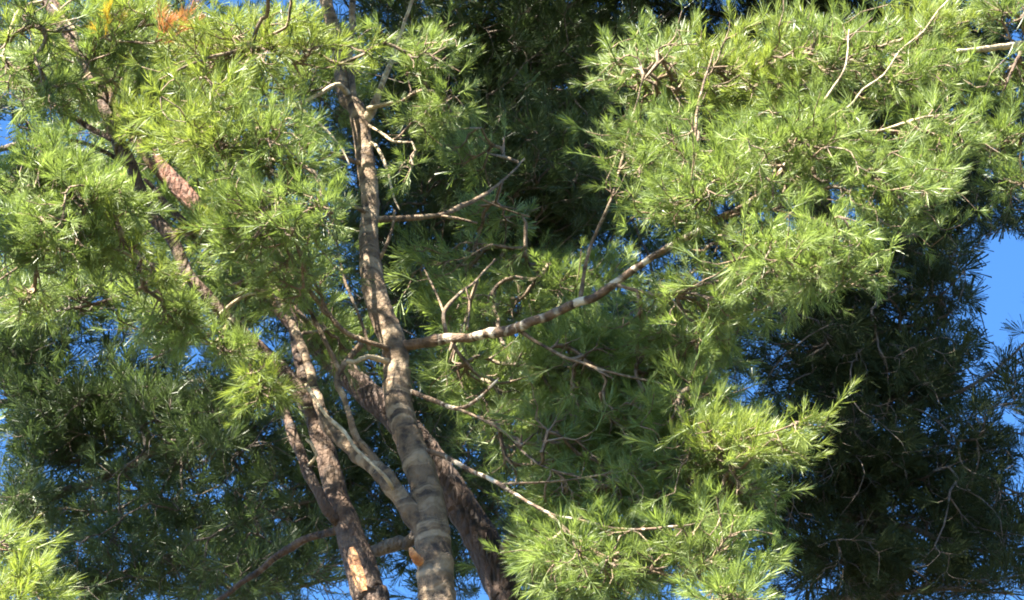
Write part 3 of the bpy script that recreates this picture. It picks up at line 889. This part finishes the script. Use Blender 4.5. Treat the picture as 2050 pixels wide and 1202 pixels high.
c_branch([(1000, 1150, 0, 14), (1050, 1100, .1, 10), (1130, 1060, .2, 8), (1230, 1040, .3, 5)])
c_branch([(1010, 1180, 0, 14), (1080, 1160, -.1, 10), (1160, 1150, -.2, 8), (1260, 1180, -.3, 5)])
c_branch([(560, 610, .1, 12), (500, 640, .2, 10), (400, 680, .4, 7), (300, 720, .5, 5)])
c_branch([(460, 490, .1, 12), (400, 520, .3, 9), (280, 580, .5, 7), (150, 620, .6, 5)])
Cc.clump(1090, 1110, 90, 80, 10.5, .3, 110)
Cc.clump(1230, 1170, 110, 50, 10.4, .3, 80)
Cc.clump(320, 650, 120, 40, 11.2, .25, 40)
Cc.clump(180, 600, 140, 50, 11.3, .3, 60)
Cc.clump(480, 560, 110, 60, 11.1, .3, 70)
Cc.clump(560, 480, 130, 90, 11.0, .3, 100)
Cc.clump(300, 420, 150, 90, 11.2, .3, 110)
Cc.clump(150, 420, 150, 120, 11.3, .3, 120)
Cc.clump(330, 150, 200, 140, 11.2, .4, 200)
Cc.clump(600, 150, 180, 130, 11.1, .4, 160)
Cc.clump(90, 130, 80, 60, 11.3, .3, 40)

# ================================================================== D: pine in the background on the left
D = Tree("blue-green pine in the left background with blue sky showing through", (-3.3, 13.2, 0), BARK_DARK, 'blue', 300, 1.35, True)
rows = [(-3.3, 13.2, -.15, .22), (-3.3, 13.2, .3, .19), (-3.28, 13.2, 4, .16), (-3.25, 13.2, 8, .13), (-3.25, 13.2, 11, .09), (-3.2, 13.2, 14, .05), (-3.2, 13.2, 15.5, .02)]
D.stem("trunk", rows, 14, .06, rough=.1)
def d_branch(rows, Y=13.0, **k):
    return a_branch(rows, Y, tree=D, **k)
d_branch([(-150, 1330, .2, 30), (90, 1250, .1, 26), (200, 1180, 0, 22), (330, 1120, -.2, 18), (450, 1060, -.3, 14), (560, 1020, -.4, 9), (640, 1000, -.45, 5)])
d_branch([(-150, 1060, .2, 26), (80, 1000, .1, 22), (200, 960, 0, 17), (320, 900, -.2, 14), (420, 840, -.3, 10), (520, 800, -.4, 7), (600, 800, -.4, 4)])
d_branch([(-150, 830, .2, 22), (75, 800, .1, 18), (180, 790, 0, 14), (300, 790, -.1, 10), (400, 760, -.2, 6)])
d_branch([(-150, 330, .2, 16), (40, 290, 0, 12), (200, 250, -.1, 9), (380, 220, -.2, 5)])
d_branch([(-150, 480, .2, 16), (40, 440, 0, 12), (200, 410, -.1, 9), (380, 400, -.2, 5)])
d_branch([(-150, 680, .2, 18), (70, 640, .1, 14), (150, 620, 0, 10), (260, 600, -.1, 6)])
d_branch([(-150, 1360, .2, 26), (90, 1300, .1, 22), (300, 1260, 0, 18), (480, 1200, -.2, 14), (620, 1170, -.3, 9), (720, 1150, -.3, 5)])
for a in ((420, 900, 190, 80, 12.7, .5, 230), (560, 980, 110, 90, 12.5, .4, 130), (300, 1060, 150, 90, 12.8, .5, 220), (450, 1150, 170, 70, 12.7, .5, 220), (220, 1170, 150, 60, 12.7, .5, 160),
          (480, 780, 120, 60, 12.7, .4, 110), (250, 800, 150, 45, 12.9, .4, 110), (60, 760, 90, 60, 13.0, .4, 80), (200, 880, 110, 40, 12.9, .3, 70), (80, 640, 110, 60, 13.0, .4, 90), (70, 1090, 110, 50, 13.0, .4, 70),
          (600, 1140, 110, 90, 12.5, .4, 130), (20, 700, 110, 90, 13.0, .4, 150), (150, 560, 200, 70, 13.0, .4, 160), (450, 620, 180, 60, 12.9, .4, 160), (330, 830, 260, 50, 12.9, .4, 160), (60, 200, 130, 130, 13.1, .4, 170), (60, 60, 130, 90, 13.1, .4, 140), (130, 400, 200, 110, 13.1, .4, 200), (350, 320, 200, 150, 13.0, .4, 230), (350, 100, 200, 120, 13.0, .4, 200), (30, 1000, 90, 60, 13.0, .4, 50), (700, 1060, 90, 70, 12.6, .3, 70), (120, 820, 130, 60, 12.9, .3, 150), (100, 900, 130, 60, 13.0, .4, 130), (250, 700, 230, 70, 13.1, .4, 200), (60, 1010, 120, 50, 13.0, .4, 90), (640, 900, 70, 120, 12.5, .4, 90), (250, 560, 150, 50, 13.0, .4, 90)):
    D.clump(*a)
for a in ((330, 1020, 400, 230, 13.9, .4, 230), (250, 800, 330, 110, 13.9, .4, 110), (200, 350, 330, 330, 13.9, .4, 150)):
    D.clump(*a, size=1.8)
D.mass(np.array((-3.2, 11.7, 11.6)), (.9, .6, .6), 240)  # unseen upper crown, set to partly shade the boughs below
D.mass(np.array((-2.6, 12.8, 12.8)), (1.1, .6, .6), 160)

# ================================================================== E: dark shaded pine on the right
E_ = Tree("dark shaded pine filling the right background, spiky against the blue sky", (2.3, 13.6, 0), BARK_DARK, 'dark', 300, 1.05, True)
rows = [(2.3, 13.6, -.15, .26), (2.3, 13.6, .3, .22), (2.2, 13.6, 5, .19), (1.95, 13.6, 9, .15), (1.75, 13.6, 12, .11), (1.6, 13.6, 15, .06), (1.55, 13.6, 16.5, .02)]
E_.stem("trunk", rows, 14, .06, rough=.1)
def e_branch(rows, Y=13.4, **k):
    return a_branch(rows, Y, tree=E_, **k)
e_branch([(1640, 1010, .2, 20), (1720, 1030, 0, 16), (1830, 1060, -.2, 12), (1950, 1100, -.3, 8), (2050, 1110, -.3, 5)])
e_branch([(1630, 820, .2, 20), (1720, 800, 0, 16), (1820, 800, -.2, 12), (1930, 780, -.3, 8), (2040, 700, -.3, 5), (2080, 640, -.3, 3)])
e_branch([(1610, 560, .2, 18), (1700, 520, 0, 14), (1800, 500, -.1, 10), (1900, 480, -.2, 6)])
e_branch([(1590, 300, .2, 16), (1700, 260, 0, 12), (1850, 260, -.1, 9), (1980, 300, -.2, 5)])
e_branch([(1600, 400, .2, 14), (1480, 300, 0, 11), (1350, 200, -.1, 8), (1250, 120, -.2, 5)])
e_branch([(1650, 1100, .2, 18), (1560, 1080, -.1, 12), (1480, 1100, -.2, 8)])
e_branch([(1650, 1200, .2, 18), (1760, 1190, -.1, 14), (1900, 1180, -.3, 9), (2030, 1190, -.3, 5)])
e_branch([(1575, 120, .2, 16), (1700, 60, 0, 12), (1850, 20, -.2, 9), (2000, 40, -.3, 6)])
e_branch([(1570, 60, .2, 14), (1400, 20, 0, 10), (1200, 0, -.2, 8), (1050, 40, -.3, 5)])
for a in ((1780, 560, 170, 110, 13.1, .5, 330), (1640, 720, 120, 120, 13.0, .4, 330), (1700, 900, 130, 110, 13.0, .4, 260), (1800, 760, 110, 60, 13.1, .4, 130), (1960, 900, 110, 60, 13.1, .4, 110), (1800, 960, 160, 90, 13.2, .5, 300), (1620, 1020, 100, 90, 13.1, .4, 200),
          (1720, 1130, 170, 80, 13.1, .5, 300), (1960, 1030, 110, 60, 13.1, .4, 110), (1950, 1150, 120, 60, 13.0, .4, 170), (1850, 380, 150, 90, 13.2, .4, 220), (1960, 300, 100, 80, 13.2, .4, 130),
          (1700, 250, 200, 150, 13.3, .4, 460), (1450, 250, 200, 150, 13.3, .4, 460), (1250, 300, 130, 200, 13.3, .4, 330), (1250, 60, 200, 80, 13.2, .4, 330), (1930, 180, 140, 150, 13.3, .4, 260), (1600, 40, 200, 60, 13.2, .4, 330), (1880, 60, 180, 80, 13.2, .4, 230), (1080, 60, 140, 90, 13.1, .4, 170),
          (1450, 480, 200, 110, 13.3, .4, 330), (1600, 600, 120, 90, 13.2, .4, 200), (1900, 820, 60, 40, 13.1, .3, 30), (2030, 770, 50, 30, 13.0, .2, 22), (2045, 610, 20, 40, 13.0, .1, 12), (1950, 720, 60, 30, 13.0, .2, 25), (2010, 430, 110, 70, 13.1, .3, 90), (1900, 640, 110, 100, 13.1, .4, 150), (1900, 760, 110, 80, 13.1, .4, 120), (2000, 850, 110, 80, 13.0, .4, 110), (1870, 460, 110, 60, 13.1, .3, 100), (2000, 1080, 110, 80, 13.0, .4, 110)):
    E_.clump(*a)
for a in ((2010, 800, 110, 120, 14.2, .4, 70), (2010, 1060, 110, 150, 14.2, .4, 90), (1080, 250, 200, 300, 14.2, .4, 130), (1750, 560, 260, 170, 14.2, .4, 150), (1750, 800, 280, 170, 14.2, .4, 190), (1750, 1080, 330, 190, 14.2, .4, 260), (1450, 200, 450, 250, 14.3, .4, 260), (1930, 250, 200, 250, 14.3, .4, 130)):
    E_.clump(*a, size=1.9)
for c_, r_, n_ in (((1.2, 12.6, 13.3), (1.3, .8, .8), 330), ((2.3, 12.8, 12.6), (1.0, .8, .6), 220)):
    E_.mass(np.array(c_), r_, n_)

# ================================================================== H: pine right behind the trunks, its darker needles standing for central shade
H = Tree("shaded pine directly behind the trunks, shade put into its dark needles", (.3, 13.0, 0), BARK_DARK, 'blue', 250, 1.2, True)
rows = [(.3, 13.0, -.15, .24), (.3, 13.0, .3, .2), (.25, 13.0, 5, .17), (.2, 13.0, 9, .12), (.15, 13.0, 13, .07), (.1, 13.0, 15.5, .02)]
H.stem("trunk", rows, 14, .06, rough=.1)
for r_ in ([(1060, 900, 0, 18), (950, 860, -.2, 13), (820, 800, -.3, 9), (680, 760, -.4, 5)], [(1060, 700, 0, 16), (960, 640, -.2, 12), (820, 560, -.3, 8), (680, 540, -.4, 5)],
           [(1060, 450, 0, 14), (940, 380, -.2, 11), (820, 300, -.3, 8), (700, 250, -.4, 5)], [(1060, 550, 0, 14), (1180, 480, -.2, 11), (1300, 400, -.3, 7)],
           [(1060, 800, 0, 16), (1200, 760, -.2, 12), (1350, 740, -.3, 7)], [(1062, 1100, 0, 18), (1200, 1060, -.2, 12), (1380, 1040, -.3, 7)], [(1060, 250, 0, 12), (980, 160, -.2, 9), (860, 60, -.3, 5)]):
    a_branch(r_, 13.0, tree=H)
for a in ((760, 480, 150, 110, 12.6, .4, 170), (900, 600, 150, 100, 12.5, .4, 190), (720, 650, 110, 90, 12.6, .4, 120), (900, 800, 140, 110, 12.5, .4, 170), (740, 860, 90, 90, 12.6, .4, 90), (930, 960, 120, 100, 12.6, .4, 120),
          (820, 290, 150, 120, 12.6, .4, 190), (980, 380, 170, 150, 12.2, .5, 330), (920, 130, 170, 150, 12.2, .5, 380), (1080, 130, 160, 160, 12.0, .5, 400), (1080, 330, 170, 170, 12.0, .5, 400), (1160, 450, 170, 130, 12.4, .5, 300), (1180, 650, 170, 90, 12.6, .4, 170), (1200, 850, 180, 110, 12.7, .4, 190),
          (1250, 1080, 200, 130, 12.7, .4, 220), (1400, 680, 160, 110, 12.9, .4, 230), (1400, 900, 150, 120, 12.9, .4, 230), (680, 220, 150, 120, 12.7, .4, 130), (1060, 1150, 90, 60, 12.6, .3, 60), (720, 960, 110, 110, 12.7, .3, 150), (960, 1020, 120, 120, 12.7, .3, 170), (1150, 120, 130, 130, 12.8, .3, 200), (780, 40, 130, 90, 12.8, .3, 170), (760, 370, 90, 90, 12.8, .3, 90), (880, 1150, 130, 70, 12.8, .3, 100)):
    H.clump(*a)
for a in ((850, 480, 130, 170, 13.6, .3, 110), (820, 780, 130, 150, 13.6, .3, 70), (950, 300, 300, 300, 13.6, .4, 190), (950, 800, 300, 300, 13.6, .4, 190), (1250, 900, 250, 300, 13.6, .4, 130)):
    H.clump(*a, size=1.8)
H.mass(np.array((0, 12.6, 12.2)), (1.3, .7, .7), 260)

# ================================================================== F: near pine whose tips show in the lower left corner
F_ = Tree("near pine showing only bright yellow-green tips in the lower left corner", (-2.9, 8.6, 0), BARK_RED, 'yellow', 120)
rows = [(-2.9, 8.6, -.15, .19), (-2.9, 8.6, .3, .16), (-2.85, 8.6, 4, .14), (-2.85, 8.6, 8, .1), (-2.8, 8.6, 11, .07), (-2.8, 8.6, 13, .02)]
F_.stem("trunk", rows, 14, .05, rough=.1)
a_branch([(-330, 1260, 0, 22), (-150, 1220, 0, 16), (-40, 1190, 0, 10), (20, 1170, 0, 6), (60, 1160, 0, 3)], 8.6, tree=F_)
a_branch([(-150, 1220, 0, 12), (-40, 1120, 0, 8), (10, 1080, 0, 4)], 8.6, tree=F_)
F_.stem('branch', [(-2.82, 8.6, 10.2, .05), (-2.3, 8.4, 10.6, .035), (-1.6, 8.15, 10.9, .025), (-1.0, 8.0, 11.0, .012), (-.6, 7.95, 11.0, .006)], 10)  # unseen branch added to hold foliage that shades the centre
for c_, r_, n_ in (((-1.75, 7.95, 11.0), (.65, .3, .3), 190), ((-1.0, 8.0, 11.0), (.5, .28, .28), 110)):
    F_.mass(np.array(c_), r_, n_)
F_.clump(-10, 1110, 45, 45, 8.6, .12, 26)
F_.clump(60, 1165, 45, 35, 8.55, .12, 22)
F_.clump(10, 1210, 70, 35, 8.5, .15, 30)
F_.clump(-240, 1200, 130, 90, 8.6, .4, 120)

# ================================================================== G: pine beyond the right edge
G = Tree("pine beyond the right edge reaching in with one pale sunlit branch", (3.0, 9.7, 0), BARK_RED, 'green', 120)
rows = [(3.0, 9.7, -.15, .2), (3.0, 9.7, .3, .17), (2.95, 9.7, 4, .15), (2.9, 9.7, 8, .11), (2.85, 9.7, 11, .07), (2.85, 9.7, 13, .03)]
G.stem("trunk", rows, 14, .06, rough=.1)
a_branch([(2420, 60, 0, 26), (2250, 70, -.1, 20), (2120, 78, -.2, 15), (2050, 88, -.25, 13), (1975, 98, -.3, 12), (1918, 103, -.33, 9)], 9.7, tree=G, material=BARK_PALE)
a_branch([(2420, 240, 0, 20), (2250, 230, -.1, 14), (2120, 250, -.2, 10), (2020, 280, -.25, 6), (1980, 300, -.25, 4)], 9.7, tree=G)
a_branch([(2060, 86, -.25, 8), (2030, 130, -.3, 6), (2010, 180, -.3, 4)], 9.7, tree=G)
G.clump(2010, 20, 60, 40, 9.4, .2, 35)
G.clump(2020, 150, 40, 50, 9.45, .2, 30)
G.clump(2010, 290, 50, 50, 9.45, .2, 45)
G.clump(2040, 380, 40, 30, 9.45, .2, 20)
G.clump(2200, 150, 120, 150, 9.5, .4, 120)

# ------------------------------------------------------------------ the canopy overhead: unseen tufts added to shape the shade
# Unseen tufts are cut over sunny zones, added on sun rays over shady ones.
SUNNY = [(500, 150, 270, 180, 9.9), (420, 330, 100, 140, 9.9), (130, 140, 160, 160, 10.0), (240, 500, 90, 70, 9.9), (350, 600, 110, 90, 9.95), (525, 780, 60, 80, 9.95), (600, 380, 130, 180, 9.8),
         (1560, 240, 400, 270, 9.75), (1540, 870, 150, 80, 9.6), (60, 1130, 130, 130, 8.95), (830, 180, 110, 160, 9.85), (1990, 200, 120, 220, 9.7)]
SHADY = [(1050, 280, 190, 360, 9.86), (960, 540, 230, 130, 9.7), (1100, 790, 330, 130, 9.5), (1850, 750, 330, 520, 12), (1450, 100, 650, 250, 12), (850, 700, 400, 600, 11.5), (420, 1120, 300, 110, 12),
         (1350, 650, 200, 90, 9.3), (1180, 880, 260, 150, 9.4)]
from mathutils import kdtree
def shade_canopy():
    pu = np.cross(SUN, [0, 0, 1.0]); pu /= np.linalg.norm(pu)
    pv = np.cross(SUN, pu)
    def zone(zs, x, y, Y, front):
        for cx, cy, a, b, yy in zs:
            if ((x - cx) / a) ** 2 + ((y - cy) / b) ** 2 < 1 and (Y < yy if front else Y > yy):
                return True
        return False
    sunny, recv = [], []
    for t in TREES:
        for k, q in enumerate(t.tufts):
            x, y, z = project(q[0])
            if -20 < x < 2070 and -20 < y < 1222:
                if zone(SUNNY, x, y, q[0][1], True):
                    sunny.append(q[0])
                elif zone(SHADY, x, y, q[0][1], False):
                    recv.append(q[0])
    for x, y, Y in [(850, 685, 9.95), (900, 678, 9.9), (950, 672, 9.85), 
                    (880, 805, 9.93), (900, 920, 9.9), (725, 1160, 10.1), (735, 790, 10.7), (355, 375, 10.85)]:
        sunny.append(at(x, y, Y))
    n_foliage = len(recv)
    for x, y, Y in [(885, 1200, 9.95), (868, 1120, 9.95), (855, 1050, 9.95), (850, 990, 9.95), (826, 900, 9.95), (800, 830, 9.95), (790, 740, 9.95), (770, 650, 9.95), (745, 560, 9.95), (740, 480, 9.95), (735, 400, 9.95), (730, 320, 9.95),
                    (1010, 1190, 10.7), (980, 1120, 10.7), (953, 1061, 10.7), (920, 1000, 10.7), (890, 960, 10.7), (735, 1190, 10.1), (690, 1040, 10.1), (650, 900, 10.1), (810, 1010, 9.95), (700, 900, 9.95)]:
        recv += [at(x, y, Y)]
    def tree2(pts):
        kd = kdtree.KDTree(len(pts))
        for k, p in enumerate(pts):
            kd.insert((p @ pu, p @ pv, 0), k)
        kd.balance()
        return kd
    sk = tree2(sunny)
    sh = [p @ SUN for p in sunny]
    def shades_sunny(p, r_):
        h = p @ SUN
        return any(sh[k] < h - .1 for _, k, _ in sk.find_range((p @ pu, p @ pv, 0), r_))
    out_of_view = lambda p: (lambda x, y: x < -60 or x > 2110 or y < -50)(*project(p)[:2])
    keep = []
    for t in TREES:
        kept = [q for q in t.tufts if not (out_of_view(q[0]) and shades_sunny(q[0], .1))]
        t.tufts = kept
        keep += [q[0] for q in kept]
    ak = tree2(keep)
    ah = [p @ SUN for p in keep]
    added = {}
    new = []
    nk = {}
    for k_, p in enumerate(recv):
        h = p @ SUN
        u, v = p @ pu, p @ pv
        tau = sum(1 for _, k, _ in ak.find_range((u, v, 0), .075) if ah[k] > h + .05)
        c = (int(u / .1), int(v / .1))
        tau += nk.get(c, 0)
        if tau >= (7 if k_ < n_foliage else 3):
            continue
        s0 = .3
        while s0 < 9 and not out_of_view(p + SUN * s0):
            s0 += .15
        for _ in range(3):
            q = p + SUN * (s0 + rng.uniform(.15, 1.1)) + rng.normal(0, .035, 3)
            if q[1] < 5 or shades_sunny(q, .13):
                continue
            nk[c] = nk.get(c, 0) + 1
            new.append(q)
    owner = [[] for _ in TREES]
    nodes = [np.array(t.nodes) for t in TREES]
    for q in new:
        owner[int(np.argmin([np.min(np.sum((n - q) ** 2, axis=1)) for n in nodes]))].append(q)
    for t, pts in zip(TREES, owner):
        if pts:
            t.grow(pts, 0, None, 1.35)
    print("shade_canopy", len(sunny), len(recv), [len(o) for o in owner])
shade_canopy()

for t_ in TREES:
    t_.finish()
build_foliage()
print("tufts", [len(t.tufts) for t in TREES], sum(len(t.tufts) for t in TREES))
